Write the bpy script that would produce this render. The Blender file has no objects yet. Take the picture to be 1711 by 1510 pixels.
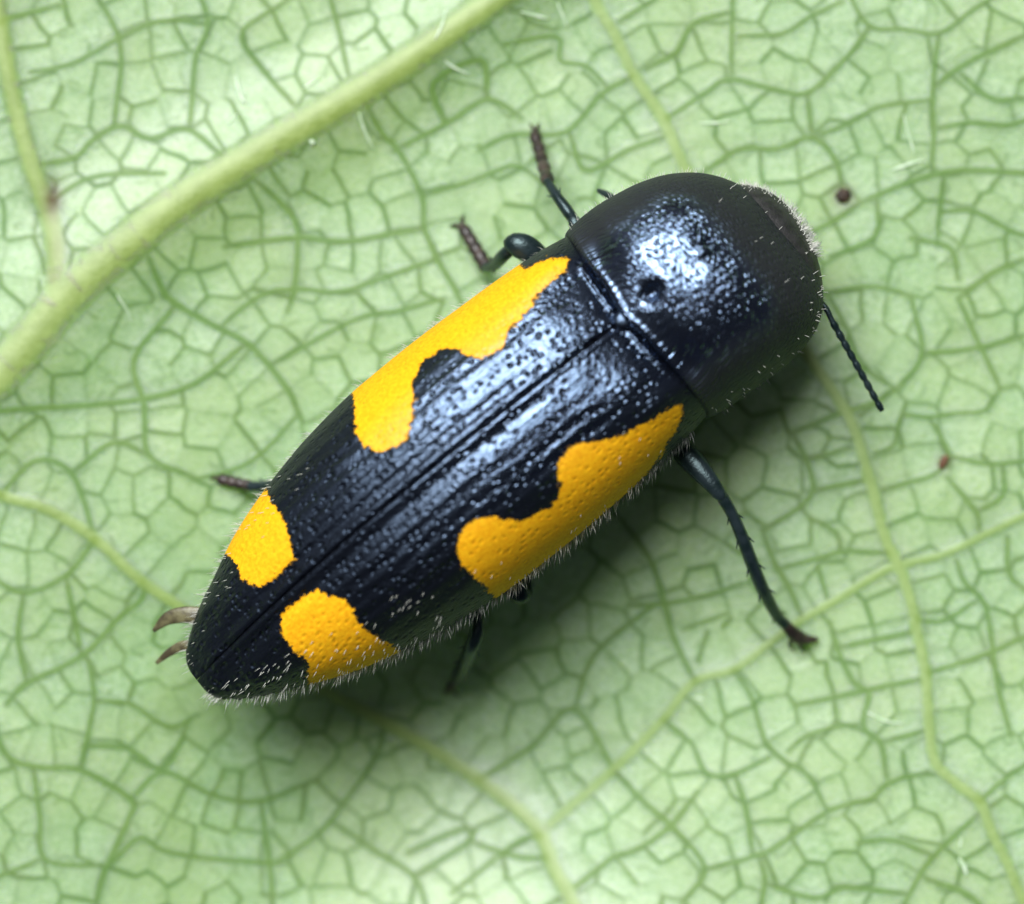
import bpy, math, random
import numpy as np
from mathutils import Matrix, Vector

# ------------------------------------------------------------------ scene, camera, light
# one unit is one millimetre
scene = bpy.context.scene
scene.unit_settings.system = 'METRIC'
scene.unit_settings.scale_length = 0.001
D = 90.0                                   # camera height above the leaf
cam = bpy.data.cameras.new('camera'); camo = bpy.data.objects.new('camera', cam)
scene.collection.objects.link(camo); scene.camera = camo
camo.location = (0, 0, D)
cam.sensor_fit = 'HORIZONTAL'; cam.sensor_width = 100.0; cam.lens = 100.0 * D / 17.11
cam.clip_start = 1.0; cam.clip_end = 1000.0
cam.dof.use_dof = True; cam.dof.focus_distance = D - 2.5; cam.dof.aperture_fstop = 0.15

SUN_TILT, SUN_AZ = math.radians(32), math.radians(-26)      # from the zenith; from +Y towards +X
sun_dir = Vector((math.sin(SUN_AZ) * math.sin(SUN_TILT), math.cos(SUN_AZ) * math.sin(SUN_TILT), math.cos(SUN_TILT)))
world = bpy.data.worlds.new('World'); scene.world = world; world.use_nodes = True
wn, wl = world.node_tree.nodes, world.node_tree.links
sky = wn.new('ShaderNodeTexSky'); sky.sky_type = 'NISHITA'; sky.sun_disc = False
sky.sun_elevation = math.pi / 2 - SUN_TILT; sky.sun_rotation = SUN_AZ
sky.air_density = 0.15; sky.dust_density = 3.2; sky.ozone_density = 0.0
wl.new(sky.outputs[0], wn['Background'].inputs[0]); wn['Background'].inputs[1].default_value = 0.05
sl = bpy.data.lights.new('sun', 'SUN'); sl.energy = 5.0; sl.angle = math.radians(37); sl.color = (0.985, 1.0, 0.985)
so = bpy.data.objects.new('sun', sl); scene.collection.objects.link(so)
so.rotation_euler = sun_dir.to_track_quat('Z', 'Y').to_euler(); so.location = sun_dir * 60
scene.view_settings.view_transform = 'Standard'; scene.view_settings.look = 'None'
scene.view_settings.gamma = 1.0; scene.view_settings.use_curve_mapping = False
scene.view_settings.exposure = 0.18

# ------------------------------------------------------------------ helpers
rng = np.random.default_rng(7); random.seed(7)
def W2(px, py, z=0.0):                     # a point given by its place over the leaf (1/100 mm) and height
    k = (1 - z / D) / 100.0
    return Vector(((px - 855.5) * k, (755.0 - py) * k, z))
def pchip(xs, ys):
    xs = np.asarray(xs, float); ys = np.asarray(ys, float)
    if xs[0] > xs[-1]: xs, ys = xs[::-1], ys[::-1]
    h = np.diff(xs); d = np.diff(ys) / h; m = np.zeros_like(ys)
    for i in range(1, len(xs) - 1):
        if d[i-1] * d[i] > 0:
            w1, w2 = 2*h[i] + h[i-1], h[i] + 2*h[i-1]
            m[i] = (w1 + w2) / (w1 / d[i-1] + w2 / d[i])
    m[0], m[-1] = d[0], d[-1]
    def f(x):
        x = np.clip(x, xs[0], xs[-1]); i = np.clip(np.searchsorted(xs, x) - 1, 0, len(h) - 1)
        t = (x - xs[i]) / h[i]
        return ((1+2*t)*(1-t)**2*ys[i] + t*(1-t)**2*h[i]*m[i] + t*t*(3-2*t)*ys[i+1] + t*t*(t-1)*h[i]*m[i+1])
    return f
def smooth(a, b, x):
    t = np.clip((x - a) / (b - a), 0, 1); return t * t * (3 - 2 * t)
def catmull(p, step):
    p = np.asarray(p, float); q = np.vstack([2*p[0]-p[1], p, 2*p[-1]-p[-2]]); out = []
    for i in range(len(p) - 1):
        a, b, c, d = q[i:i+4]; n = max(2, int(np.linalg.norm((c-b)[:2]) / step))
        for k in range(n):
            t = k / n
            out.append(0.5*((2*b)+(c-a)*t+(2*a-5*b+4*c-d)*t*t+(3*b-a-3*c+d)*t**3))
    out.append(p[-1]); return np.array(out)
def mesh_obj(name, verts, faces, mat, parent=None, uv=None, attrs=None):
    me = bpy.data.meshes.new(name)
    verts = np.ascontiguousarray(verts, dtype=np.float32)
    if isinstance(faces, np.ndarray):
        k = faces.shape[1]
        me.vertices.add(len(verts)); me.vertices.foreach_set('co', verts.ravel())
        me.loops.add(faces.size); me.loops.foreach_set('vertex_index', faces.astype(np.int32).ravel())
        me.polygons.add(len(faces)); me.polygons.foreach_set('loop_start', np.arange(0, faces.size, k, dtype=np.int32))
        me.update(calc_edges=True); me.validate()
    else:
        me.from_pydata(verts.tolist(), [], faces); me.update()
    me.polygons.foreach_set('use_smooth', np.ones(len(me.polygons), bool))
    if attrs:
        for k, v in attrs.items():
            a = me.attributes.new(k, 'FLOAT', 'POINT'); a.data.foreach_set('value', np.ascontiguousarray(v, np.float32))
    if uv is not None:
        a = me.attributes.new('skin', 'FLOAT_VECTOR', 'POINT')
        a.data.foreach_set('vector', np.ascontiguousarray(np.c_[uv, np.zeros(len(uv))], np.float32).ravel())
    me.materials.append(mat)
    o = bpy.data.objects.new(name, me); scene.collection.objects.link(o)
    if parent: o.parent = parent
    return o
def grid_faces(n, m, flip=False, wrap=False):
    i, j = np.meshgrid(np.arange(n-1), np.arange(m if wrap else m-1), indexing='ij')
    a = i*m+j; b = i*m+(j+1) % m; c = (i+1)*m+(j+1) % m; d = (i+1)*m+j
    f = np.stack([a, b, c, d], -1).reshape(-1, 4)
    return f[:, ::-1].copy() if flip else f
def tag(o, label=None, cat=None, group=None, kind=None):
    if label: o['label'] = label
    if cat: o['category'] = cat
    if group: o['group'] = group
    if kind: o['kind'] = kind
    return o
def vnoise(x, y, scale, seed):             # smooth value noise
    r = np.random.default_rng(seed); T = r.random((64, 64))
    x = x / scale + 1000; y = y / scale + 1000
    xi = np.floor(x).astype(int); yi = np.floor(y).astype(int); fx = x - xi; fy = y - yi
    fx = fx*fx*(3-2*fx); fy = fy*fy*(3-2*fy)
    g = lambda a, b: T[a % 64, b % 64]
    return (g(xi, yi)*(1-fx)+g(xi+1, yi)*fx)*(1-fy)+(g(xi, yi+1)*(1-fx)+g(xi+1, yi+1)*fx)*fy - 0.5

# ------------------------------------------------------------------ materials
class N:                                   # small node builder
    def __init__(s, name):
        s.m = bpy.data.materials.new(name); s.m.use_nodes = True; s.t = s.m.node_tree
        s.b = s.t.nodes['Principled BSDF']
    def n(s, kind, **kw):
        x = s.t.nodes.new('ShaderNode' + kind)
        for k, v in kw.items(): setattr(x, k, v)
        return x
    def put(s, sock, v):
        if hasattr(v, 'is_output') or isinstance(v, bpy.types.NodeSocket): s.t.links.new(v, sock)
        elif isinstance(v, tuple) and len(v) == 3 and sock.type == 'RGBA': sock.default_value = (*v, 1)
        else: sock.default_value = v
    def set(s, **kw):
        for k, v in kw.items(): s.put(s.b.inputs[k.replace('_', ' ')], v)
        return s
    def math(s, op, a, b=0.0, c=0.0):
        x = s.n('Math', operation=op)
        s.put(x.inputs[0], a); s.put(x.inputs[1], b); s.put(x.inputs[2], c); return x.outputs[0]
    def mix(s, f, a, b):
        x = s.n('Mix', data_type='RGBA'); s.put(x.inputs[0], f); s.put(x.inputs[6], a); s.put(x.inputs[7], b); return x.outputs[2]
    def ramp(s, v, lo, hi, a=0.0, b=1.0, kind='SMOOTHSTEP'):
        x = s.n('MapRange', interpolation_type=kind)
        for i, q in enumerate((v, lo, hi, a, b)): s.put(x.inputs[i], q)
        return x.outputs[0]
    def attr(s, name, vec=False):
        x = s.n('Attribute', attribute_name=name); return x.outputs['Vector' if vec else 'Fac']
    def obj(s): return s.n('TexCoord').outputs['Object']
    def scale(s, v, k):
        x = s.n('VectorMath', operation='MULTIPLY'); s.put(x.inputs[0], v); x.inputs[1].default_value = k; return x.outputs[0]
    def noise(s, vec, sc, detail=2.0, rough=0.5):
        x = s.n('TexNoise'); s.put(x.inputs['Vector'], vec); x.inputs['Scale'].default_value = sc
        x.inputs['Detail'].default_value = detail; x.inputs['Roughness'].default_value = rough; return x.outputs[0]
    def voro(s, vec, sc, feature='F1', rand=1.0, out='Distance'):
        x = s.n('TexVoronoi', feature=feature); s.put(x.inputs['Vector'], vec); x.inputs['Scale'].default_value = sc
        x.inputs['Randomness'].default_value = rand; return x.outputs[out]
    def bump(s, h, dist, strength=1.0, normal=None):
        x = s.n('Bump'); s.put(x.inputs['Height'], h); x.inputs['Distance'].default_value = dist
        x.inputs['Strength'].default_value = strength
        if normal: s.put(x.inputs['Normal'], normal)
        return x.outputs[0]

# leaf: pale glaucous areoles, olive veins
def leaf_skin(name, sss, tone=1.0):
    L = N(name)
    vein, big, cell = L.attr('vein'), L.attr('rib'), L.attr('cell')
    oc = L.obj()
    n1, n2, n3 = L.noise(oc, 9.0, 4, 0.65), L.noise(oc, 1.1, 3), L.noise(oc, 24.0, 3, 0.6)
    are = L.mix(L.ramp(n1, 0.3, 0.7), (0.195, 0.385, 0.13), (0.335, 0.545, 0.265))
    are = L.mix(L.math('MULTIPLY', cell, 0.55), are, (0.18, 0.35, 0.10))
    are = L.mix(L.ramp(n3, 0.48, 0.72, 0, 0.55), are, (0.42, 0.60, 0.34))
    are = L.mix(L.ramp(L.noise(oc, 0.45, 2), 0.42, 0.62, 0, 0.3), are, (0.285, 0.44, 0.125))
    vc = L.mix(L.ramp(n2, 0.35, 0.65), (0.085, 0.195, 0.040), (0.115, 0.215, 0.048))
    rc = L.mix(L.ramp(L.noise(oc, 3.0, 4, 0.6), 0.3, 0.7), (0.22, 0.32, 0.055), (0.30, 0.41, 0.11))
    col = L.mix(vein, are, vc)
    col = L.mix(big, col, rc)
    brown = L.attr('brown')
    col = L.mix(brown, col, (0.10, 0.055, 0.03))
    col = L.scale(col, (tone*0.98, tone*1.03, tone*0.8) if tone < 1 else (1.0, 1.0, 1.0))
    L.set(Base_Color=col, Roughness=0.56, IOR=1.9, Coat_Weight=L.ramp(vein, 0.0, 1.0, 0.45, 0.0), Coat_Roughness=0.38, Coat_IOR=1.5, Specular_IOR_Level=L.ramp(vein, 0.0, 1.0, 0.42, 0.15),
          Subsurface_Weight=sss, Subsurface_Radius=(0.6, 0.9, 0.10), Subsurface_Scale=1.8,
          Normal=L.bump(L.math('ADD', L.math('MULTIPLY', n1, 0.6), L.math('MULTIPLY', n3, 0.4)), 0.05, 0.5))
    return L.m
M_leaf, M_vein = leaf_skin('leaf_underside', 0.75), leaf_skin('vein_skin', 0.0, 0.78)

def cuticle(name, pron=False):
    K = N(name); sk = K.attr('skin', True); ob = K.obj()
    wob = K.n('VectorMath', operation='ADD'); nz = K.n('TexNoise'); K.put(nz.inputs['Vector'], sk); nz.inputs['Scale'].default_value = 3.0
    K.put(wob.inputs[0], sk); K.put(wob.inputs[1], K.scale(nz.outputs['Color'], (0.12, 0.12, 0.0))); skw = wob.outputs[0]
    if pron:
        pits = K.voro(K.scale(skw, (2.0, 0.85, 1.0)), 9.0, rand=0.5)
        rows = K.voro(K.scale(skw, (1.9, 0.8, 1.0)), 15.0, rand=0.9)
        h = K.math('ADD', K.ramp(pits, 0.05, 0.5), K.math('MULTIPLY', K.ramp(rows, 0.0, 0.5), 0.45))
        b = K.bump(h, 0.024, 0.75)
        col = (0.004, 0.0045, 0.006)
        fuzz = K.ramp(K.attr('fuzz'), 0.0, 1.0)
        rough = K.ramp(fuzz, 0.0, 1.0, 0.19, 0.6, 'LINEAR')
        c = K.mix(fuzz, col, (0.016, 0.016, 0.017))
        K.set(Base_Color=c, Roughness=rough, Specular_IOR_Level=K.ramp(fuzz, 0, 1, 0.9, 0.14))
    else:
        pits = K.voro(K.scale(skw, (0.85, 1.0, 1.0)), 8.6, rand=0.65)
        h = K.math('ADD', K.ramp(pits, 0.06, 0.5), K.math('MULTIPLY', K.noise(K.scale(skw, (0.6, 1.0, 1.0)), 15.0, 3, 0.6), 0.55))
        hair = K.noise(K.scale(skw, (5, 16, 1)), 2.0, 2)
        sp = K.attr('spot')
        edge = K.math('ADD', sp, K.math('MULTIPLY', K.math('SUBTRACT', K.noise(ob, 9.0, 5, 0.72), 0.5), 0.8))
        mask = K.ramp(edge, 0.465, 0.535)
        fleck = K.ramp(pits, 0.0, 0.2, 0.7, 0.0)
        yel = K.mix(K.ramp(K.noise(ob, 16.0, 5, 0.75), 0.35, 0.65), (0.78, 0.34, 0.005), (0.92, 0.49, 0.010))
        yel = K.mix(fleck, yel, (0.42, 0.13, 0.004))
        K.set(Base_Color=K.mix(mask, (0.003, 0.0035, 0.0055), yel),
              Roughness=K.math('ADD', K.math('MULTIPLY', mask, 0.22), K.ramp(K.attr('fuzz'), 0, 1, 0.19, 0.5, 'LINEAR')))
        K.set(Specular_IOR_Level=K.math('MULTIPLY', K.ramp(mask, 0, 1, 1.0, 0.35), K.ramp(K.attr('fuzz'), 0, 1, 0.65, 0.13)))
        hh = K.math('MULTIPLY', K.math('ADD', h, K.math('MULTIPLY', hair, 0.25)), K.ramp(mask, 0, 1, 1.0, 0.35))
        b = K.bump(hh, 0.030, 0.9)
    K.set(Normal=b, IOR=1.95, Specular_Tint=(0.47, 0.66, 1.0)); return K.m
M_pron, M_ely = cuticle('pronotum_cuticle', True), cuticle('elytron_cuticle')
def simple(name, a, b, rough=0.4, sc=6.0, bump=0.01, bsc=25.0, tint=None):
    K = N(name); ob = K.obj()
    K.set(Base_Color=K.mix(K.ramp(K.noise(ob, sc, 3), 0.35, 0.65), a, b), Roughness=rough, Normal=K.bump(K.noise(ob, bsc, 3), bump, 0.7))
    if tint: K.set(Specular_Tint=tint)
    return K.m
M_leg = simple('leg_cuticle', (0.006, 0.012, 0.013), (0.014, 0.022, 0.026), 0.3, tint=(0.7, 0.95, 1.0))
M_scut = simple('scutellum_cuticle', (0.004, 0.005, 0.006), (0.008, 0.009, 0.011), 0.36, bump=0.015, bsc=12.0)
M_scut.node_tree.nodes['Principled BSDF'].inputs['Specular Tint'].default_value = (0.45, 0.65, 1, 1)
M_scut.node_tree.nodes['Principled BSDF'].inputs['IOR'].default_value = 2.0
M_tarsus = simple('tarsus_cuticle', (0.016, 0.011, 0.010), (0.05, 0.034, 0.030), 0.4)
M_belly = simple('underside_cuticle', (0.10, 0.11, 0.085), (0.26, 0.27, 0.21), 0.5)
M_head = simple('head_cuticle', (0.009, 0.009, 0.010), (0.022, 0.022, 0.023), 0.55, 5.0, 0.03, 14.0)
M_eye = simple('eye_facets', (0.014, 0.014, 0.015), (0.03, 0.03, 0.03), 0.3)
M_seta = simple('pale_hair', (0.5, 0.52, 0.48), (0.65, 0.66, 0.6), 0.4)
M_speck = simple('dark_speck', (0.02, 0.012, 0.008), (0.06, 0.035, 0.02), 0.7)
M_rust = simple('rusty_speck', (0.10, 0.045, 0.02), (0.16, 0.08, 0.04), 0.7)
M_fibre = simple('pale_leaf_hair', (0.42, 0.58, 0.36), (0.62, 0.74, 0.58), 0.3)
M_wing = simple('wing_membrane', (0.055, 0.045, 0.025), (0.14, 0.13, 0.065), 0.35)

# ------------------------------------------------------------------ the leaf
# veins: (half width at start, half width at end, height, ribness, points in 1/100 mm)
MAIN = [
 ('midrib', 44, 17, 0.31, 1.0, [(-500,1010),(-250,815),(-90,700),(0,625),(60,560),(112,498),(200,420),(300,340),(450,245),(600,155),(700,90),(800,20),(900,-50),(1050,-160),(1300,-380)]),
 ('side_vein', 14, 18, 0.16, 0.9, [(-60,-260),(-20,-80),(4,60),(20,150),(40,230),(65,310),(85,365),(95,420),(98,480)]),
 ('side_vein', 9, 15, 0.07, 0.75, [(-300,690),(-120,765),(0,826),(80,850),(160,900),(230,965),(310,1020),(450,1110),(600,1190),(700,1246),(800,1310),(870,1362),(905,1400),(928,1458),(955,1507),(1010,1620),(1100,1800)]),
 ('side_vein', 11, 10, 0.05, 0.65, [(930,-180),(994,0),(1024,50),(1059,124),(1109,199),(1139,269),(1200,370),(1290,510),(1398,662),(1429,720),(1448,781),(1463,835),(1479,897),(1502,944),(1521,998),(1532,1050),(1547,1124),(1552,1199),(1561,1269),(1591,1303),(1636,1338),(1656,1388),(1686,1448),(1706,1497),(1780,1640),(1850,1800)]),
 ('side_vein', 9, 7, 0.035, 0.56, [(905,1396),(1032,1284),(1109,1204),(1163,1139),(1228,1119),(1293,1070),(1340,1036),(1398,1002),(1467,959),(1502,944),(1572,928),(1653,890),(1711,862),(1850,800)]),
]
TERT = """1163,1139 1124,1060 1109,1000 1090,940 1040,870|1228,1119 1258,1169 1278,1234 1308,1269 1350,1294 1382,1353
1178,1453 1268,1428 1308,1408 1387,1353 1457,1333 1487,1308 1552,1289|1034,1298 1079,1343 1124,1383 1178,1453 1139,1510
950,1495 1024,1438 1064,1423 1119,1383 1168,1323|1268,1428 1278,1473 1268,1530|1551,1124 1656,1090 1711,1065 1790,1040
1328,1179 1447,1154 1541,1134|1387,1040 1402,1090 1427,1139 1452,1159 1442,1214 1472,1244 1482,1299|1402,1082 1482,1065 1527,1055
1477,1239 1552,1219|1636,1338 1676,1303 1711,1279 1790,1230|1636,1358 1557,1433 1522,1488 1500,1540|1432,1408 1492,1403 1557,1428
1547,1468 1616,1493 1650,1530|1278,1475 1362,1500 1412,1483 1517,1493|1158,1244 1183,1293 1228,1293 1288,1264|1228,1293 1248,1358 1258,1428
1318,1254 1348,1229 1397,1214 1445,1210|1109,1204 1158,1244|1059,126 1009,154 945,219 860,224 800,250|1114,197 1178,154 1218,132 1288,147 1348,154 1407,104 1452,45
1412,-20 1452,42 1510,48 1571,55 1626,15 1680,-20|1568,55 1561,119 1557,169 1560,230 1557,289|1357,229 1422,204 1467,179 1557,167
1170,290 1233,249 1298,249 1357,229 1397,269 1407,318|1348,154 1357,229|1437,338 1507,308 1571,289 1636,284 1711,289 1790,300|1223,-20 1223,124
1034,35 1099,-5|1079,114 1129,85 1158,40 1218,20|1233,60 1308,55 1348,30 1407,2|1561,144 1616,104 1711,60|1606,124 1656,164 1711,164
1566,214 1621,204 1686,209 1740,190|1340,395 1392,368 1437,338|1576,289 1571,348 1566,408|1571,353 1626,353 1696,388 1760,400|1387,428 1462,393 1465,335
1382,488 1457,478 1522,493|1601,498 1656,458 1711,433|1522,398 1586,413 1601,465|950,219 979,284 1049,249 1109,229|840,75 930,60 935,100 979,109 1014,144
1324,723 1398,692 1460,673 1498,650|1348,770 1421,747|1460,758 1494,743 1506,696 1552,696 1602,689 1645,685 1672,650|1475,820 1521,805 1560,793 1587,766 1575,735 1552,696
1591,762 1653,774 1711,770 1790,760|1359,820 1448,801|1278,886 1355,828 1348,770 1324,723|1274,882 1293,936 1317,978 1340,1029|1297,951 1371,932 1413,920 1487,924
1355,866 1398,890 1405,917|1367,944 1382,998|1583,797 1606,824 1633,859 1637,886|1633,855 1676,828 1676,780|1599,936 1614,975 1645,1009 1660,1083 1668,1152 1690,1230
1533,1036 1579,1036 1630,1005|1684,897 1688,959 1720,990|1050,1013 1112,1009 1197,990 1240,975|1143,1052 1216,1025|1498,650 1540,590 1522,493|1672,650 1640,580 1601,498
1540,590 1640,580 1711,560|1382,488 1420,560 1440,610 1498,650|251,432 271,482 296,508 357,543 412,573 452,613 482,653 500,690|427,302 457,327 492,367 497,402 492,482 480,520
613,176 638,221 668,256 704,327 709,377 729,432 759,482 790,540|377,412 492,397 578,402 704,382|704,327 784,302 860,276 900,300|372,543 437,492 502,482 568,487 658,457 729,432
457,608 593,533 668,518 744,497|296,508 226,598 241,673 250,760 330,800|-40,690 50,683 231,668 327,638 412,573|372,261 312,216 251,231 201,211 146,241 130,261 70,275
191,211 201,75 161,-10|317,216 327,100 347,40 330,-20|492,176 417,90 407,50 472,5|583,126 563,40 548,-20|-30,50 20,30 100,8|50,121 121,106 196,65 270,35 347,40
658,251 744,206 814,166 870,195|744,206 724,140 804,100 814,166|276,291 156,296 80,340|10,1176 45,1141 136,1095 201,1030 236,1000 240,970|-20,1180 10,1261 65,1281 131,1286 216,1337 211,1372 176,1452 156,1520
131,1286 156,1176 146,1100|156,1171 216,1176 281,1216 330,1195|136,1246 211,1251 271,1286 312,1211|216,1337 271,1291 352,1332 432,1342 520,1310|55,1281 65,1362 75,1437 171,1447
-40,1480 65,1437|176,1452 231,1402 281,1427 437,1447 472,1437 548,1377 623,1271 640,1215|432,1347 447,1447 452,1530|553,1382 613,1422 688,1472 713,1530
688,1472 784,1412 774,1392 678,1432|784,1412 860,1437 915,1440|754,1500 860,1417 905,1400|800,1310 890,1250 960,1190 1034,1298|960,1190 1000,1090 1109,1000
0,826 60,770 120,790 160,900|120,790 190,740 250,760|160,900 110,960 40,990 -20,960|110,960 136,1095|330,800 420,770 500,690|40,990 30,1060 45,1141"""
TERT = [np.array([[float(v) for v in p.split(',')] for p in s.split()]) for line in TERT.split('\n') for s in line.split('|')]
def to_mm(p): p = np.asarray(p, float); return np.c_[(p[:, 0]-855.5)/100, (755-p[:, 1])/100]
veins = []                                   # name, path mm, half-width mm array, height, ribness
for nm, w0, w1, h, rb, pts in MAIN:
    path = catmull(to_mm(pts), 0.12); veins.append((nm, path, np.linspace(w0, w1, len(path))/100, h, rb))
for pts in TERT:
    path = catmull(to_mm(pts), 0.10)
    s = np.arange(len(path)) * 0.1
    path = path + 0.006 * np.c_[np.sin(s*4.1 + rng.random()*6), np.sin(s*3.3 + rng.random()*6)] * np.minimum(1, np.minimum(s, s[::-1])*3)[:, None]
    veins.append(('vein', path, np.full(len(path), rng.uniform(0.042, 0.060)), rng.uniform(0.002, 0.0035), 0.06))

def axis(lo, hi, step, a, b, far):
    inner = np.arange(lo, hi, step); k = 1.06
    def run(x, end, sgn):
        out = []; st = step
        while sgn*(end-x) > 0: st = min(far, st*k); x += sgn*st; out.append(x)
        return out
    return np.array(run(lo, a, -1)[::-1] + list(inner) + run(inner[-1], b, 1))
gx = axis(-8.9, 8.9, 0.034, -17, 17, 0.16); gy = axis(-7.9, 7.9, 0.034, -15, 15, 0.16)
GX, GY = np.meshgrid(gx, gy, indexing='ij'); nx, ny = GX.shape
# seeds of the fine mesh of veinlets: in pairs along the traced veins, then filled up
seeds = []; cellhash = {}
def free(p, r):
    i, j = int(p[0]//0.6), int(p[1]//0.6)
    for a in (-1, 0, 1):
        for b in (-1, 0, 1):
            for q in cellhash.get((i+a, j+b), ()):
                if (q[0]-p[0])**2+(q[1]-p[1])**2 < r*r: return False
    return True
def addseed(p): seeds.append(p); cellhash.setdefault((int(p[0]//0.6), int(p[1]//0.6)), []).append(p)
for nm, path, wd, h, rb in veins:
    t = np.gradient(path, axis=0); t /= np.linalg.norm(t, axis=1)[:, None] + 1e-9; nn = np.c_[-t[:, 1], t[:, 0]]
    s = np.r_[0, np.cumsum(np.linalg.norm(np.diff(path, axis=0), axis=1))]; x = rng.uniform(0.15, 0.35)
    while x < s[-1]:
        i = int(np.searchsorted(s, x)); o = rng.uniform(0.22, 0.31) + (wd[i] if rb > 0.5 else 0)
        a, b = path[i]+nn[i]*o, path[i]-nn[i]*o
        if free(a, 0.30) and free(b, 0.30): addseed(tuple(a)); addseed(tuple(b))
        x += rng.uniform(0.42, 0.68)
for k in range(60000):
    p = (rng.uniform(-17, 17), rng.uniform(-15, 15))
    if free(p, 0.54 if k < 30000 else 0.47): addseed(p)
seeds = np.array(seeds)
pair = rng.random(4099)
wx = GX + 0.05*vnoise(GX, GY, 0.55, 1) + 0.05*vnoise(GX, GY, 0.25, 2); wy = GY + 0.05*vnoise(GX, GY, 0.55, 3) + 0.05*vnoise(GX, GY, 0.25, 4)
fine = np.zeros_like(GX); fdist = np.full_like(GX, 9.0); cellid = np.zeros(GX.shape, int)
B = 40
for i0 in range(0, nx, B):
    for j0 in range(0, ny, B):
        sx = wx[i0:i0+B, j0:j0+B]; sy = wy[i0:i0+B, j0:j0+B]
        m = (seeds[:, 0] > sx.min()-1.0) & (seeds[:, 0] < sx.max()+1.0) & (seeds[:, 1] > sy.min()-1.0) & (seeds[:, 1] < sy.max()+1.0)
        idx = np.nonzero(m)[0]
        if len(idx) < 3: continue
        s = seeds[idx]
        d = (sx.ravel()[:, None]-s[:, 0])**2 + (sy.ravel()[:, None]-s[:, 1])**2
        o = np.argpartition(d, 2, axis=1)[:, :3]; dd = np.take_along_axis(d, o, 1); q = np.argsort(dd, 1)
        o = np.take_along_axis(o, q, 1); dd = np.take_along_axis(dd, q, 1)
        best = np.zeros(len(d)); bd = np.full(len(d), 9.0)
        for k in (1, 2):
            sep = np.linalg.norm(s[o[:, 0]]-s[o[:, k]], axis=1)
            e = (dd[:, k]-dd[:, 0])/(2*sep)
            a, b = np.minimum(idx[o[:, 0]], idx[o[:, k]]), np.maximum(idx[o[:, 0]], idx[o[:, k]])
            hsh = pair[(a*7919+b*104729) % 4099]
            stg = np.where(hsh < 0.10, 0.0, np.where(hsh < 0.25, 0.45, 0.70+0.30*(hsh-0.25)/0.75))
            w = 0.032+0.015*hsh
            best = np.maximum(best, stg*np.exp(-(e/w)**2*0.8)); bd = np.minimum(bd, e)
        fine[i0:i0+B, j0:j0+B] = best.reshape(sx.shape); fdist[i0:i0+B, j0:j0+B] = bd.reshape(sx.shape)
        cellid[i0:i0+B, j0:j0+B] = idx[o[:, 0]].reshape(sx.shape)
# distance to the traced veins
vf = np.zeros_like(GX); ribf = np.zeros_like(GX); hf = np.zeros_like(GX); swell = np.zeros_like(GX)
for nm, path, wd, h, rb in veins:
    R = (1.7 if h > 0.3 else 0.5) if rb > 0.5 else 0.25
    dm = {}
    for i in range(0, len(path)-1):
        a, b = path[i], path[i+1]
        i0, i1 = np.searchsorted(gx, [min(a[0], b[0])-R, max(a[0], b[0])+R]); j0, j1 = np.searchsorted(gy, [min(a[1], b[1])-R, max(a[1], b[1])+R])
        if i0 >= i1 or j0 >= j1: continue
        X, Y = GX[i0:i1, j0:j1], GY[i0:i1, j0:j1]; ab = b-a
        t = np.clip(((X-a[0])*ab[0]+(Y-a[1])*ab[1])/(ab@ab+1e-12), 0, 1)
        e = np.hypot(X-a[0]-t*ab[0], Y-a[1]-t*ab[1])/wd[i]
        v = slice(i0, i1), slice(j0, j1)
        if rb > 0.5:
            ribf[v] = np.maximum(ribf[v], rb*(1-smooth(0.35, 1.25, e)))
            hf[v] = np.maximum(hf[v], h*0.13*np.clip(1-(e/1.1)**2, 0, 1))
            swell[v] = np.maximum(swell[v], h*(1.0*np.exp(-(e/2.6)**2) if h > 0.3 else 0.3*np.exp(-(e/1.8)**2)))
            vf[v] = np.maximum(vf[v], 0.35*np.exp(-(e/1.15)**4))
        else:
            vf[v] = np.maximum(vf[v], 0.88*np.exp(-(e**2)*0.8)); hf[v] = np.maximum(hf[v], h*np.exp(-e**2))
            ribf[v] = np.maximum(ribf[v], rb*np.exp(-e**2))
# free-ending veinlets inside the cells
inner = np.nonzero((np.abs(seeds[:, 0]) < 9.5) & (np.abs(seeds[:, 1]) < 8.5))[0]
for i in inner:
    for rep in range(1+int(rng.random() < 0.35)):
        if rng.random() > 0.62: continue
        c = seeds[i]; t0 = rng.uniform(0, 2*np.pi); st = rng.uniform(0.30, 0.6); bend = rng.normal(0, 0.7)
        q = [c+0.30*np.array([math.cos(t0), math.sin(t0)])]; dr = t0+np.pi+rng.normal(0, 0.45)
        for k in range(3): q.append(q[-1]+rng.uniform(0.05, 0.10)*np.array([math.cos(dr), math.sin(dr)])); dr += bend
        for a, b in zip(q[:-1], q[1:]):
            i0, i1 = np.searchsorted(gx, [min(a[0], b[0])-.12, max(a[0], b[0])+.12]); j0, j1 = np.searchsorted(gy, [min(a[1], b[1])-.12, max(a[1], b[1])+.12])
            X, Y = GX[i0:i1, j0:j1], GY[i0:i1, j0:j1]; ab = b-a
            t = np.clip(((X-a[0])*ab[0]+(Y-a[1])*ab[1])/(ab@ab+1e-12), 0, 1)
            e = np.hypot(X-a[0]-t*ab[0], Y-a[1]-t*ab[1])/0.036
            fine[i0:i1, j0:j1] = np.maximum(fine[i0:i1, j0:j1], st*np.exp(-e*e))
calm = 1-smooth(0.12, 0.45, ribf)
fine = fine*calm; vein_a = np.maximum(vf, fine)
soft = np.exp(-(fdist/0.11)**2)*0.20*calm
vein_a = np.clip(np.maximum(vein_a, soft), 0, 1)
cellv = rng.random(len(seeds)+1)[cellid]
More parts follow.
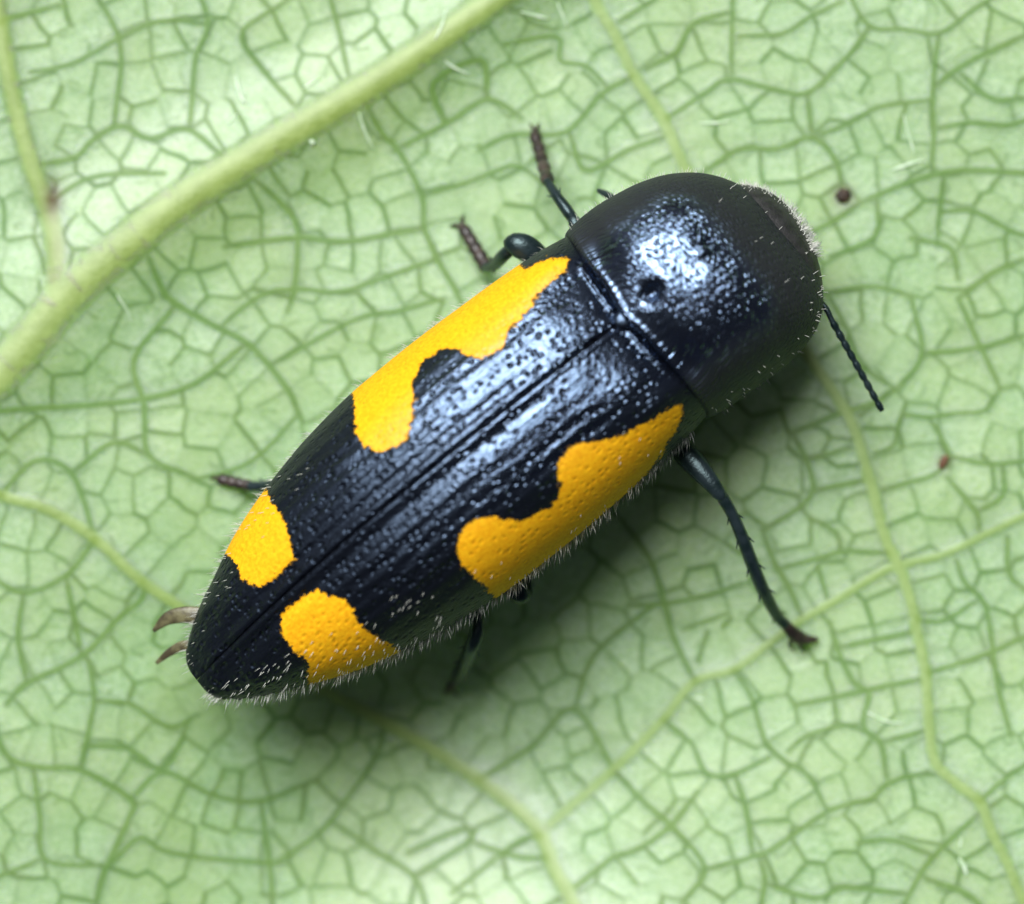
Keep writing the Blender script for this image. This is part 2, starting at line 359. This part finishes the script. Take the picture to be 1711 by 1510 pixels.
brownf = 0.75*np.exp(-(((GX-5.54)**2+(GY-4.27)**2)/0.035))+0.35*np.exp(-(((GX-7.2)**2+(GY+0.18)**2)/0.03)) + 0.95*np.exp(-(((GX+7.66)/0.14)**2+((GY-4.2)/0.30)**2)) + 0.30*np.exp(-(((GX+7.55)/0.13)**2+((GY-3.4)/0.35)**2))
def dip(X, Y):                               # the blade sags under the beetle
    x, y = X+1.3, Y+5.4; a = (x*0.785+y*0.62)/4.6; b = (-x*0.62+y*0.785)/3.4
    return 1.25*np.exp(-(a*a+b*b))
def lowland(X, Y):
    return -dip(X, Y) + 0.10*vnoise(X, Y, 3.1, 11) + 0.22*vnoise(X, Y, 7.3, 12) - 0.003*(X*0.3-Y*0.2) + 0.035*vnoise(X, Y, 0.8, 13)
base = lowland(GX, GY)
ZL = base + swell + hf + 0.0015*fine - 0.004*smooth(0.02, 0.16, fdist)*(1-smooth(0, 0.4, vf)) + 0.008*(cellv-0.5)*smooth(0, 0.12, fdist)
def interp(F, x, y):
    i = np.clip(np.searchsorted(gx, x)-1, 0, nx-2); j = np.clip(np.searchsorted(gy, y)-1, 0, ny-2)
    tx = np.clip((x-gx[i])/(gx[i+1]-gx[i]), 0, 1); ty = np.clip((y-gy[j])/(gy[j+1]-gy[j]), 0, 1)
    return (F[i, j]*(1-tx)+F[i+1, j]*tx)*(1-ty)+(F[i, j+1]*(1-tx)+F[i+1, j+1]*tx)*ty
def leafz(p): return float(interp(ZL, np.array([p[0]]), np.array([p[1]]))[0])

leaf = bpy.data.objects.new('leaf', None); scene.collection.objects.link(leaf)
tag(leaf, 'pale green leaf underside with olive midrib and netted veins below the beetle', 'leaf')
F = grid_faces(nx, ny, flip=True)
fx, fy = GX.ravel()[F].mean(1), GY.ravel()[F].mean(1)
out = (np.abs(fx)/16.8)**3.2+(np.abs(fy)/14.8)**3.2 < 1 + 0.05*np.sin(np.arctan2(fy, fx)*46)
F = F[out]; used = np.unique(F); remap = np.full(nx*ny, -1); remap[used] = np.arange(len(used)); F = remap[F]
sel = lambda a: a.ravel()[used]
blade = mesh_obj('blade', np.c_[sel(GX), sel(GY), sel(ZL)], F, M_leaf, leaf,
                 attrs={'vein': sel(vein_a), 'rib': sel(ribf), 'cell': sel(cellv), 'brown': sel(brownf)})
sol = blade.modifiers.new('thickness', 'SOLIDIFY'); sol.thickness = 0.25; sol.offset = -1
for nm, path, wd, h, rb in veins:            # every traced vein is a ridge of its own on the blade
    inside = (np.abs(path[:, 0])/16.4)**3.2+(np.abs(path[:, 1])/14.4)**3.2 < 1
    path, wd = path[inside], wd[inside]
    if len(path) < 4: continue
    t = np.gradient(path, axis=0); t /= np.linalg.norm(t, axis=1)[:, None] + 1e-9; nn = np.c_[-t[:, 1], t[:, 0]]
    k = np.linspace(-1, 1, 13 if rb > 0.5 else 7); reach = 1.15 if rb > 0.5 else 1.1
    P = path[:, None, :] + nn[:, None, :]*(k[None, :, None]*wd[:, None, None]*reach)
    x, y = P[..., 0].ravel(), P[..., 1].ravel(); n = len(path)
    lift = np.tile(0.0022*(1-k**2)-0.0008, n)
    endt = np.minimum(1, np.minimum(np.arange(n), np.arange(n)[::-1])/3.0).repeat(len(k))
    z = interp(ZL, x, y) + lift*endt - 0.001*(1-endt)
    mesh_obj(nm, np.c_[x, y, z], grid_faces(n, len(k)), M_vein, leaf,
             attrs={'vein': interp(vein_a, x, y), 'rib': interp(ribf, x, y), 'cell': interp(cellv, x, y), 'brown': interp(brownf, x, y)})

# ------------------------------------------------------------------ the beetle
ROLL, PIV = math.radians(8), 1.5
S = W2(1042, 563, 2.4)
YAW = math.atan2(0.62, 0.785)
beetle = bpy.data.objects.new('beetle', None); scene.collection.objects.link(beetle)
LIFT, PITCH = 0.72, math.radians(2.6)
MB = Matrix.Translation((S.x, S.y, LIFT)) @ Matrix.Rotation(YAW, 4, 'Z') @ Matrix.Rotation(PITCH, 4, 'Y') @ Matrix.Translation((0, 0, PIV)) @ Matrix.Rotation(-ROLL, 4, 'X') @ Matrix.Translation((0, 0, -PIV))
beetle.matrix_world = MB
MBI = MB.inverted()
tag(beetle, 'glossy black jewel beetle with orange-yellow patches on its wing cases', 'beetle')
def project(V):                              # local points -> their place over the leaf in 1/100 mm
    A = np.array(MB); w = V @ A[:3, :3].T + A[:3, 3]; k = 100/(1-w[:, 2]/D)
    return np.c_[w[:, 0]*k+855.5, 755-w[:, 1]*k]
KX = 0.972
Wf = pchip(np.array([0.3,0,-0.5,-1.7,-3,-4,-5.3,-6.5,-7.2,-8,-8.5,-8.85,-9.08,-9.2,-9.26])*KX, np.array([1.86,1.90,1.98,2.08,2.12,2.11,1.98,1.72,1.50,1.14,.90,.70,.52,.36,.12])*KX)
ZTf = pchip(np.array([0.3,0,-0.35,-1.2,-3,-5,-6.5,-7.6,-8.5,-9.0,-9.26])*KX, [2.85,3.02,3.18,3.36,3.46,3.22,2.75,2.22,1.62,1.20,.95])
ZLf = pchip(np.array([0.3,-1,-3,-6,-8,-9.26])*KX, [1.45,1.42,1.35,1.2,1.0,.78])
def poly_sd(P, poly):
    poly = np.asarray(poly, float); d = np.full(len(P), 1e9); ins = np.zeros(len(P), bool)
    for a, b in zip(poly, np.roll(poly, -1, 0)):
        ab = b-a; t = np.clip(((P-a)@ab)/(ab@ab+1e-9), 0, 1); d = np.minimum(d, np.linalg.norm(P-a-t[:, None]*ab, axis=1))
        c = ((a[1] > P[:, 1]) != (b[1] > P[:, 1])); xi = (b[0]-a[0])*(P[:, 1]-a[1])/(b[1]-a[1]+1e-12)+a[0]; ins ^= c & (P[:, 0] < xi)
    return np.where(ins, d, -d)
def rounded(p, n=6):
    p = np.asarray(p, float); return catmull(np.vstack([p, p[:1]]), 8)[:-1]
SPOTS = [rounded(p) for p in (
 [(943,440),(938,458),(912,478),(888,510),(870,535),(850,552),(846,576),(825,590),(795,598),(762,583),(735,586),(706,606),(690,640),(692,665),(688,700),(678,732),(655,750),(630,753),(604,740),(592,705),(588,655),(560,620),(640,545),(760,470),(850,430),(870,452),(905,440)],
 [(1126,682),(1130,702),(1112,740),(1095,772),(1062,812),(1020,850),(975,895),(920,945),(880,985),(838,1002),(815,985),(795,965),(772,945),(763,918),(768,890),(790,870),(820,862),(860,870),(892,860),(920,844),(935,820),(932,790),(938,765),(958,743),(1010,735),(1060,716),(1100,697)],
 [(437,808),(454,835),(476,870),(485,910),(490,935),(470,956),(440,978),(425,978),(402,965),(395,940),(366,918),(340,900),(370,820),(410,790)],
 [(530,985),(550,995),(575,1000),(592,1022),(605,1046),(640,1070),(668,1090),(650,1118),(600,1145),(550,1160),(518,1150),(514,1128),(510,1102),(485,1082),(468,1047),(475,1020),(500,1000)])]
nu, nphi = 440, 120
def elytron(sgn):
    s = np.linspace(0, 1, nu); s = s + 0.10*np.sin(2*np.pi*s)/(2*np.pi)*-1
    s = np.where(s > 0.9, 0.9+0.1*np.sin((s-0.9)/0.1*np.pi/2), s)
    ph = np.radians(np.linspace(0, 112, nphi))
    U, PH = np.meshgrid(0.10 - (9.24*KX+0.10)*s, ph, indexing='ij')
    a = Wf(U); zt = ZTf(U); zl = ZLf(U); b = zt-zl; n = 2.25+0.5*smooth(-2.0, -0.3, U)
    r = 1/((np.abs(np.sin(PH))/a)**n+(np.abs(np.cos(PH))/np.maximum(b, .05))**n)**(1/n)
    v = r*np.sin(PH); z = zl+r*np.cos(PH)
    under = PH > np.pi/2
    z = np.where(under, zl-(PH-np.pi/2)*0.9*np.minimum(1, a/1.2), z); v = np.where(under, a-(PH-np.pi/2)**2*0.55, v)
    d = v; fade = smooth(0, -0.5, U)*smooth(-9.0, -8.2, U)
    P = project(np.c_[U.ravel(), (sgn*v).ravel(), z.ravel()]); sd = np.full(U.size, -1e9)
    for poly in SPOTS:
        k = poly_sd(P, poly)
        side = 1 if poly[:, 0].mean()*0.62+poly[:, 1].mean()*0.785 < 1042*0.62+563*0.785-20 else -1
        if side == sgn: sd = np.maximum(sd, k)
    plain = 1-0.85*smooth(-10, 10, sd).reshape(U.shape)
    # sutural bead and groove, ribs, base impressions, shoulder swelling, raised base lip
    z = z + fade*(0.022*np.exp(-((d-0.08)/0.04)**2)) - 0.022*np.exp(-(d/0.02)**2)
    z = z - 0.045*np.exp(-((d-0.24)/0.09)**2)*smooth(-1.2, -2.6, U)*smooth(-8.6, -7.6, U)
    z = z + plain*0.012*(0.8+1.4*vnoise(U, d*3, 0.7, 55))*np.sin(2*np.pi*(d+0.10*vnoise(U, d, 0.9, 56))/0.235)*smooth(0.25, 0.45, d)*smooth(-0.6, -1.6, U)*smooth(-8.8, -7.4, U)
    z = z + (0.06*np.exp(-((d-0.98)/0.30)**2-((U+0.5)/0.42)**2) if sgn < 0 else -0.05*np.exp(-((d-0.95)/0.30)**2-((U+0.45)/0.45)**2))
    z = z + 0.10*np.exp(-((d-1.42)/0.22)**2-((U+0.40)/0.42)**2)
    z = z + 0.055*np.exp(-((U+0.05)/0.045)**2)*smooth(0.12, 0.25, d)*(1-smooth(0.9, 1.3, d)) - 0.16*smooth(0.03, 0.10, U)
    z = z + 0.02*vnoise(U*2, d*2, 0.9, 31+int(sgn))*smooth(0.2, 0.6, d)
    # wavy, finely toothed hind edge
    a2 = smooth(-7.6, -8.6, U)*under; v = v + a2*0.02*np.sin(U*34)
    z = z + 0.07*vnoise(U*2, v*2, 0.55, 91+int(sgn))*smooth(-6.9, -8.2, U); v = v + 0.05*vnoise(U*2, z*2, 0.5, 93)*smooth(-7.2, -8.4, U)*smooth(0.1, 0.3, d)
    U2 = U + 0.20*(d/1.9)**2*smooth(-1.2, 0.1, U)
    V = np.c_[U2.ravel(), (sgn*(v+0.004)).ravel(), z.ravel()]
    lim = smooth(math.radians(108), math.radians(100), PH).ravel()
    spot = np.clip(sd/40+0.5, 0, 1)*lim
    arc = np.r_['1', np.zeros((nu, 1)), np.cumsum(np.hypot(np.diff(v, axis=1), np.diff(z, axis=1)), axis=1)]
    fuzz = smooth(-1.6, -6.8, U)*0.85 + smooth(0.9, 1.6, d)*0.9
    return mesh_obj('elytron', V, grid_faces(nu, nphi, flip=sgn < 0), M_ely, beetle,
                    uv=np.c_[U2.ravel(), (arc*sgn).ravel()], attrs={'spot': spot, 'fuzz': np.clip(fuzz, 0, 1).ravel()}), V.reshape(nu, nphi, 3)
(e1, VL), (e2, VR) = elytron(1), elytron(-1)
for o in (e1, e2):
    m = o.modifiers.new('thickness', 'SOLIDIFY'); m.thickness = 0.06; m.offset = -1

# pronotum
cen = lambda u: -0.032*u*u
nP, mP = 260, 260
Wp = pchip([0.0,0.08,0.3,0.8,1.4,1.9,2.4,2.75,3.0,3.12,3.16], np.array([1.84,1.90,1.94,1.96,1.93,1.86,1.68,1.42,1.06,.70,.42]))
Zp = pchip([0.0,0.08,0.3,0.9,1.5,2.0,2.5,2.85,3.05,3.16], [3.06,3.18,3.28,3.44,3.42,3.22,2.78,2.30,1.95,1.70])
Lp = pchip([0.0,1,2,3.16], [1.45,1.4,1.3,1.2])
s = np.linspace(0, 1, nP); uu = 0.0+3.16*np.where(s < 0.8, s/0.8*0.85, 0.85+0.15*np.sin((s-0.8)/0.2*np.pi/2))
ph = np.radians(np.linspace(-118, 118, mP)); U, PH = np.meshgrid(uu, ph, indexing='ij')
a, b, zl = Wp(U), Zp(U)-Lp(U), Lp(U); n = 2.45
r = 1/((np.abs(np.sin(PH))/a)**n+(np.abs(np.cos(PH))/b)**n)**(1/n); v = r*np.sin(PH); z = zl+r*np.cos(PH)
und = np.abs(PH) > np.pi/2; q = np.abs(PH)-np.pi/2
z = np.where(und, zl-q*1.1, z); v = np.where(und, np.sign(PH)*(a-0.7*q*q), v)
z = z - 0.16*np.exp(-((v-0.02)/0.13)**2-((U-0.62)/0.15)**2)*(~und) 
z = z + 0.05*np.exp(-((v-0.10)/0.07)**2-((U-1.70)/0.16)**2) - 0.06*np.exp(-((v-0.20)/0.06)**2-((U-1.80)/0.09)**2)
z = z - 0.10*np.exp(-((np.abs(v)-1.15)/0.3)**2-((U-0.35)/0.22)**2) + 0.03*vnoise(U*2, v*2, 0.8, 41)*(~und)
z = z - 0.16*smooth(0.09, 0.0, U) + 0.03*np.exp(-((U-0.13)/0.06)**2)*(~und)
Uw = U + 0.16*(np.abs(v)/1.9)**2*smooth(1.5, 0.1, U) + 0.07*np.exp(-(v/0.35)**2)*smooth(0.8, 0.1, U)*-1
arc = np.cumsum(np.hypot(np.diff(v, axis=1, prepend=v[:, :1]), np.diff(z, axis=1, prepend=z[:, :1])), axis=1); arc -= arc[:, mP//2:mP//2+1]
fz = np.clip(smooth(1.7, 2.5, U) + smooth(0.95, 1.5, v)*0.9 + smooth(1.0, 1.7, -v)*0.8, 0, 1)
# rugae run in arcs round the middle of the base
rad = np.hypot(Uw-0.2, arc*0.75); ang = np.arctan2(arc*0.75, Uw-0.2+0.35)
VP = np.c_[Uw.ravel(), (v+cen(U)).ravel(), z.ravel()]
pron = mesh_obj('pronotum', VP, grid_faces(nP, mP, flip=True), M_pron, beetle, uv=np.c_[(rad).ravel(), (arc).ravel()], attrs={'fuzz': fz.ravel()})
m = pron.modifiers.new('thickness', 'SOLIDIFY'); m.thickness = 0.07; m.offset = -1
VPg = VP.reshape(nP, mP, 3)

# underside: one closed body from the neck to the tip of the abdomen
nb, mb = 130, 48
ub = np.linspace(2.7, -9.16*KX, nb); th = np.linspace(0, 2*np.pi, mb, endpoint=False); U, T = np.meshgrid(ub, th, indexing='ij')
wb = np.where(U < 0.1, Wf(U), Wp(np.clip(U, 0.2, 3.1)))*0.965; zl = np.where(U < 0.1, ZLf(U), 1.42)
topz = np.where(U < 0.1, ZTf(U)-zl, 1.5)*0.75
low = zl*smooth(-9.3, -7.0, U)*1.0+0.06
ring = 0.03*np.sin(U*2*np.pi/1.15)*smooth(-2.5, -3.5, U)
v = wb*np.cos(T)*(1+ring*0.4); z = np.where(np.sin(T) > 0, zl-0.12+topz*np.sin(T), zl-0.12+(low+ring)*np.sin(T))
V = np.c_[U.ravel(), (v+np.where(U > 0, cen(U), 0)).ravel(), z.ravel()]
fb = grid_faces(nb, mb, wrap=True).tolist() + [list(range(mb))[::-1], list(range((nb-1)*mb, nb*mb))]
body = mesh_obj('body', V, fb, M_belly, beetle)

# scutellum
k = 20; ang = np.linspace(0, 2*np.pi, k, endpoint=False); V = [(-0.02, 0, 3.16)]; F2 = []
for j, (rr, zz) in enumerate(((0.085, 3.165), (0.125, 3.14), (0.14, 2.95))):
    for t in ang: V.append((0.0+rr*math.cos(t)*(1.25 if math.cos(t) < 0 else 0.8), rr*math.sin(t), zz))
for i in range(k): F2.append((0, 1+i, 1+(i+1) % k))
for j in range(2):
    for i in range(k): p, q = 1+j*k+i, 1+j*k+(i+1) % k; F2.append((p, p+k, q+k, q))
mesh_obj('scutellum', np.array(V), F2, M_scut, beetle)

# head: bent down in front of the pronotum, with eyes and antennae
def blob(name, c, rx, ry, rz, mat, parent, n=40, m=28, power=2.3, rough=0.0, rot=0.0):
    t = np.linspace(0, 2*np.pi, n, endpoint=False); p = np.linspace(-np.pi/2, np.pi/2, m); T, P = np.meshgrid(t, p, indexing='xy')
    e = 2/power; f = lambda x: np.sign(x)*np.abs(x)**e
    X = rx*f(np.cos(P))*f(np.cos(T)); Y = ry*f(np.cos(P))*f(np.sin(T)); Z = rz*f(np.sin(P))
    if rough: kk = 1+rough*(vnoise(T*2, P*2, 0.5, 77)); X, Y, Z = X*kk, Y*kk, Z*kk
    cr, sr = math.cos(rot), math.sin(rot); X, Y = X*cr-Y*sr, X*sr+Y*cr
    return mesh_obj(name, np.c_[(X+c[0]).ravel(), (Y+c[1]).ravel(), (Z+c[2]).ravel()], grid_faces(m, n, wrap=True), mat, parent)
head = blob('head', (2.55, -0.36, 1.28), 0.80, 1.24, 0.92, M_head, beetle, power=2.35, rough=0.03, rot=-0.16)
for v0, u0 in ((-1.36, 2.60), (0.66, 2.78)):
    blob('eye', (u0, v0, 1.35), 0.30, 0.22, 0.36, M_eye, head, 24, 16, 2.1)

def settle(q):                               # feet follow the leaf, hips follow the body
    return [(x, y, z+0.35*float(smooth(0.45, 1.0, z))+(leafz(W2(x, y))-0.02)*(1-float(smooth(0.15, 1.0, z))), r_) for x, y, z, r_ in q]
def tube(name, pts, mat, parent, sides=12, flat=1.0, step=0.05, extra=None):
    pts = settle(pts); extra = [settle(e) for e in extra] if extra else None
    """pts: (px, py, z, radius) -> tapered closed tube in the beetle's own space"""
    w = np.array([[*W2(x, y, z), r] for x, y, z, r in pts]); path = catmull3(w, step)
    V, Fc = sweep(path, sides, flat)
    if extra:
        for e in extra:
            ew = np.array([[*W2(x, y, z), r] for x, y, z, r in e]); v2, f2 = sweep(catmull3(ew, 0.03), 8, 1.0)
            Fc += [[i+len(V) for i in f] for f in f2]; V = np.vstack([V, v2])
    A = np.array(MBI); V = V @ A[:3, :3].T + A[:3, 3]
    return mesh_obj(name, V, Fc, mat, parent)
def catmull3(p, step):
    q = np.vstack([2*p[0]-p[1], p, 2*p[-1]-p[-2]]); out = []
    for i in range(len(p)-1):
        a, b, c, d = q[i:i+4]; n = max(2, int(np.linalg.norm((c-b)[:3])/step))
        for k in range(n):
            t = k/n; out.append(0.5*((2*b)+(c-a)*t+(2*a-5*b+4*c-d)*t*t+(3*b-a-3*c+d)*t**3))
    out.append(p[-1]); out = np.array(out); out[:, 3] = np.maximum(out[:, 3], 0.008); return out
def sweep(path, sides, flat):
    P, R = path[:, :3], path[:, 3]; t = np.gradient(P, axis=0); t /= np.linalg.norm(t, axis=1)[:, None]+1e-9
    up = np.array([0, 0, 1.0]); sd = np.cross(t, up); sd /= np.linalg.norm(sd, axis=1)[:, None]+1e-6; n = np.cross(sd, t)
    a = np.linspace(0, 2*np.pi, sides, endpoint=False)
    V = (P[:, None]+R[:, None, None]*(np.cos(a)[None, :, None]*sd[:, None]+np.sin(a)[None, :, None]*n[:, None]*flat)).reshape(-1, 3)
    Fc = grid_faces(len(P), sides, wrap=True, flip=True).tolist()+[list(range(sides)), list(range((len(P)-1)*sides, len(P)*sides))[::-1]]
    return V, Fc
def beads(p0, p1, n, r0, r1, bulge=0.35):
    out = []
    for i in range(n*3+1):
        t = i/(n*3); x = [p0[k]+(p1[k]-p0[k])*t for k in range(3)]; r = (r0+(r1-r0)*t)*(1-bulge*(i % 3 == 0)); out.append((*x, r))
    return out
# antennae
tube('antenna', [(1362,495,1.5,.05),(1380,515,1.55,.05)]+beads((1390,535,1.55),(1474,686,1.15),9,.062,.055,.25), M_leg, head, step=0.02)
tube('antenna', [(1060,360,1.4,.05),(1030,335,1.2,.055),(1012,324,1.0,.06),(1000,318,0.9,.04)], M_leg, head, step=0.02)
# legs: femur and tibia one mesh, the tarsus with its claws a sub-part
def leg(femur, tibia, tars, claws):
    spines = []
    t = np.array(tibia)
    for i in range(2, len(t)-1):             # short spurs along the shin
        for sg in (-1, 1):
            d = t[i+1]-t[i]; nrm = np.array([-d[1], d[0]])/(np.hypot(d[0], d[1])+1e-6)*sg; p = t[i]; rr = p[3]*100
            spines.append([(p[0]+nrm[0]*rr*.7, p[1]+nrm[1]*rr*.7, p[2], .02), (p[0]+nrm[0]*rr*1.5+d[0]*.3, p[1]+nrm[1]*rr*1.5+d[1]*.3, p[2]-.03, .008)])
    o = tube('leg', femur, M_leg, beetle, sides=14, flat=0.7, extra=[tibia]+spines)
    tube('tarsus', tars, M_tarsus, o, sides=10, flat=0.8, step=0.02, extra=claws)
leg([(1085,715,1.05,.15),(1130,745,1.35,.19),(1160,774,1.50,.195),(1186,804,1.58,.15),(1204,828,1.58,.105),(1209,835,1.55,.06)],
    [(1198,818,1.54,.07),(1208,832,1.52,.10),(1224,860,1.44,.095),(1240,897,1.32,.105),(1258,944,1.10,.11),(1276,987,.85,.108),(1298,1028,.60,.095),(1312,1044,.50,.085)],
    [(1306,1036,.53,.08),(1318,1050,.46,.10),(1328,1060,.38,.12),(1338,1066,.30,.12),(1350,1068,.24,.08),(1366,1068,.16,.04)],
    [[(1336,1066,.28,.05),(1338,1080,.18,.035),(1344,1090,.07,.012)],[(1328,1062,.28,.05),(1320,1076,.18,.035),(1326,1086,.08,.015)]])
leg([(1000,440,1.1,.15),(978,402,1.25,.15),(962,374,1.25,.12),(953,360,1.22,.06)],
    [(960,370,1.2,.08),(948,352,1.18,.10),(930,327,1.05,.085),(914,302,.85,.075)],
    beads((916,305,.85),(893,222,.16),5,.115,.10,.16),
    [[(894,226,.2,.05),(891,214,.14,.03),(885,207,.06,.012)],[(894,226,.2,.05),(898,212,.14,.03),(901,206,.06,.012)]])
leg([(940,470,1.0,.15),(905,435,1.15,.19),(880,415,1.25,.22),(858,408,1.25,.19),(845,410,1.2,.10)],
    [(858,412,1.2,.10),(842,426,1.0,.11),(826,442,.7,.10),(810,446,.46,.08)],
    beads((814,448,.46),(774,380,.14),5,.125,.105,.14),
    [[(776,382,.16,.05),(762,376,.10,.035),(752,378,.05,.015)],[(776,382,.16,.045),(772,368,.1,.03),(776,360,.05,.012)]])
leg([(560,830,.9,.14),(500,800,.9,.16),(474,804,.78,.10)],
    [(480,803,.75,.08),(460,808,.62,.095),(440,812,.48,.09),(416,812,.36,.085)],
    beads((420,812,.37),(366,800,.12),4,.095,.10,.14),
    [[(368,801,.13,.045),(358,797,.08,.03),(351,800,.04,.012)]])
leg([(800,890,1.0,.15),(840,960,1.0,.18),(868,990,1.0,.19),(884,992,.95,.10)],
    [(880,990,.95,.10),(876,968,.78,.11),(862,950,.60,.10),(846,938,.44,.09)],
    beads((852,942,.46),(800,930,.12),4,.08,.08,.14), [[(802,930,.13,.045),(792,926,.08,.03),(786,928,.04,.012)]])
leg([(700,960,.9,.14),(770,1010,1.0,.16),(798,1032,1.0,.12),(802,1040,.98,.06)],
    [(799,1030,1.0,.09),(797,1056,1.0,.12),(788,1082,.90,.125),(777,1108,.72,.125),(764,1134,.5,.11)],
    beads((766,1130,.43),(750,1152,.20),2,.09,.075,.15), [[(752,1150,.2,.05),(760,1158,.12,.03),(768,1162,.05,.012)],[(752,1150,.2,.05),(745,1156,.12,.03),(742,1160,.06,.012)]])
# folded wing tips that stick out behind the wing cases
for pts in ([(350,1032,1.40,.16),(312,1027,1.34,.14),(281,1033,1.24,.11),(256,1054,1.12,.03)], [(350,1085,1.32,.11),(312,1078,1.25,.09),(286,1088,1.15,.07),(261,1108,1.04,.03)]):
    tube('wing_tip', pts, M_wing, beetle, sides=12, flat=0.22)

# short pale hairs
def hairs(name, roots, dirs, lens, rad, parent):
    n = len(roots); k = 3
    d = dirs/np.linalg.norm(dirs, axis=1)[:, None]; a = np.cross(d, [0.3, 0.2, 0.93]); a /= np.linalg.norm(a, axis=1)[:, None]; b = np.cross(d, a)
    mid = roots+d*lens[:, None]*0.55; tip = roots+d*lens[:, None]+np.array([-0.02, 0, -0.02])
    V = []
    for base_, rr in ((roots, rad), (mid, rad*0.8)):
        for j in range(k):
            t = 2*np.pi*j/k; V.append(base_+rr*(np.cos(t)*a+np.sin(t)*b))
    V.append(tip); V = np.stack(V, 1); F3 = []
    for j in range(k):
        j2 = (j+1) % k; F3.append([j, j2, k+j2]); F3.append([j, k+j2, k+j]); F3.append([k+j, k+j2, 2*k])
    F3 = np.array(F3); Fa = (F3[None]+np.arange(n)[:, None, None]*(2*k+1)).reshape(-1, 3)
    return tag(mesh_obj(name, V.reshape(-1, 3), Fa, M_seta, parent), kind='stuff')
def on_grid(G, count, ilo, ihi, jlo, jhi, ln, lean):
    i = rng.integers(ilo, ihi, count); j = rng.integers(jlo, jhi, count)
    P = G[i, j]; n = np.cross(G[np.minimum(i+1, G.shape[0]-1), j]-G[i, j], G[i, np.minimum(j+1, G.shape[1]-1)]-G[i, j])
    n /= np.linalg.norm(n, axis=1)[:, None]+1e-9
    c = P-np.array([0, 0, 1.3]); c[:, 0] = 0; n *= np.sign((n*c).sum(1))[:, None]
    return P, n+np.array([lean, 0, 0])+rng.normal(0, 0.25, (count, 3)), ln[0]+(ln[1]*1.15-ln[0])*rng.random(count)**1.8
sets = [on_grid(VR, 750, 20, nu-6, 88, nphi-2, (.10, .24), -0.7), on_grid(VL, 450, 20, nu-6, 88, nphi-2, (.10, .20), -0.7),
        on_grid(VR, 130, 250, nu-8, 40, 92, (.06, .13), -1.2), on_grid(VL, 60, 260, nu-8, 40, 92, (.05, .11), -1.2),
        on_grid(VR, 15, 10, 250, 40, 90, (.05, .10), -1.2)]
hairs('setae', np.vstack([q[0] for q in sets]), np.vstack([q[1] for q in sets]), np.r_[tuple(q[2] for q in sets)], 0.0055, beetle)
sets = [on_grid(VPg, 50, int(nP*.70), nP-3, 40, mP-40, (.06, .15), 0.9), on_grid(VPg, 60, 8, nP-30, 8, 60, (.05, .12), 0.3), on_grid(VPg, 150, 8, nP-30, mP-60, mP-8, (.06, .14), 0.3)]
hairs('setae', np.vstack([q[0] for q in sets]), np.vstack([q[1] for q in sets]), np.r_[tuple(q[2] for q in sets)], 0.005, beetle)
cnt = 1100; t = rng.uniform(-1.25, 1.25, cnt); p = rng.uniform(-0.3, 0.55, cnt)
nn = np.c_[np.cos(p)*np.cos(t), np.cos(p)*np.sin(t), np.sin(p)]; keep = nn[:, 1] > -0.35; nn = nn[keep]
R_ = np.c_[2.55+0.80*nn[:, 0], -0.36+1.20*nn[:, 1], 1.28+0.90*nn[:, 2]]
cr, sr = math.cos(-0.16), math.sin(-0.16); q = R_-np.array([2.55, -.36, 0]); R_ = np.c_[2.55+q[:, 0]*cr-q[:, 1]*sr, -.36+q[:, 0]*sr+q[:, 1]*cr, R_[:, 2]]
hairs('setae', R_, nn+rng.normal(0, .3, nn.shape), rng.uniform(.06, .24, len(nn)), 0.0068, head)

# ------------------------------------------------------------------ specks and fibres lying on the leaf
def speck(px, py, rx, ry, rz, mat, label, name='speck', rot=0.0):
    p = W2(px, py); z = leafz(p)
    o = blob(name, (0, 0, 0), rx, ry, rz, mat, None, 18, 12, 2.0, 0.5, rot); o.location = (p.x, p.y, z+rz*0.55)
    return tag(o, label, 'speck')
speck(1409, 327, .13, .12, .07, M_speck, 'dark brown speck on the leaf in front of the beetle head', rot=0.4)
speck(1577, 772, .07, .13, .05, M_rust, 'small rusty speck on a leaf vein beyond the antenna', rot=-0.5)
def fibre(pts, r, label=None):
    w = np.array([[*W2(x, y), r] for x, y in pts]); path = catmull3(w, 0.05)
    path[:, 2] = interp(ZL, path[:, 0], path[:, 1])+r*0.6
    tt = np.linspace(0, 1, len(path)); path[:, 3] = 0.75*r*np.clip(4*tt*(1-tt), .15, 1)**0.6; path[:, :2] += (0.04*np.sin(tt*3.1+pts[0][0]))[:, None]*np.array([0.7, 0.6])
    V, Fc = sweep(path, 8, 0.7); o = mesh_obj('hair', V, Fc, M_fibre, leaf); return o
for pts, r in (([(600,188),(612,215),(626,250)], .035), ([(1512,190),(1522,232),(1525,262)], .03), ([(1488,284),(1515,276),(1540,270)], .035),
               ([(1448,1190),(1480,1202),(1512,1208)], .03), ([(1602,1432),(1608,1450),(1614,1466)], .055), ([(872,18),(895,28),(915,35)], .035),
               ([(934,2),(942,25),(945,48)], .035), ([(745,102),(768,115),(785,126)], .03), ([(392,128),(402,150),(412,172)], .045), ([(516,238),(522,242),(528,240)], .06),
               ([(1162,1166),(1175,1176)], .03), ([(1165,206),(1190,204),(1222,200)], .03), ([(200,490),(212,520),(218,540)], .03), ([(725,70),(742,40),(748,15)], .03),
               ([(505,150),(520,140),(540,128)], .03), ([(1604,1400),(1606,1416)], .02), ([(380,210),(400,190)], .025)):
    fibre(pts, r)
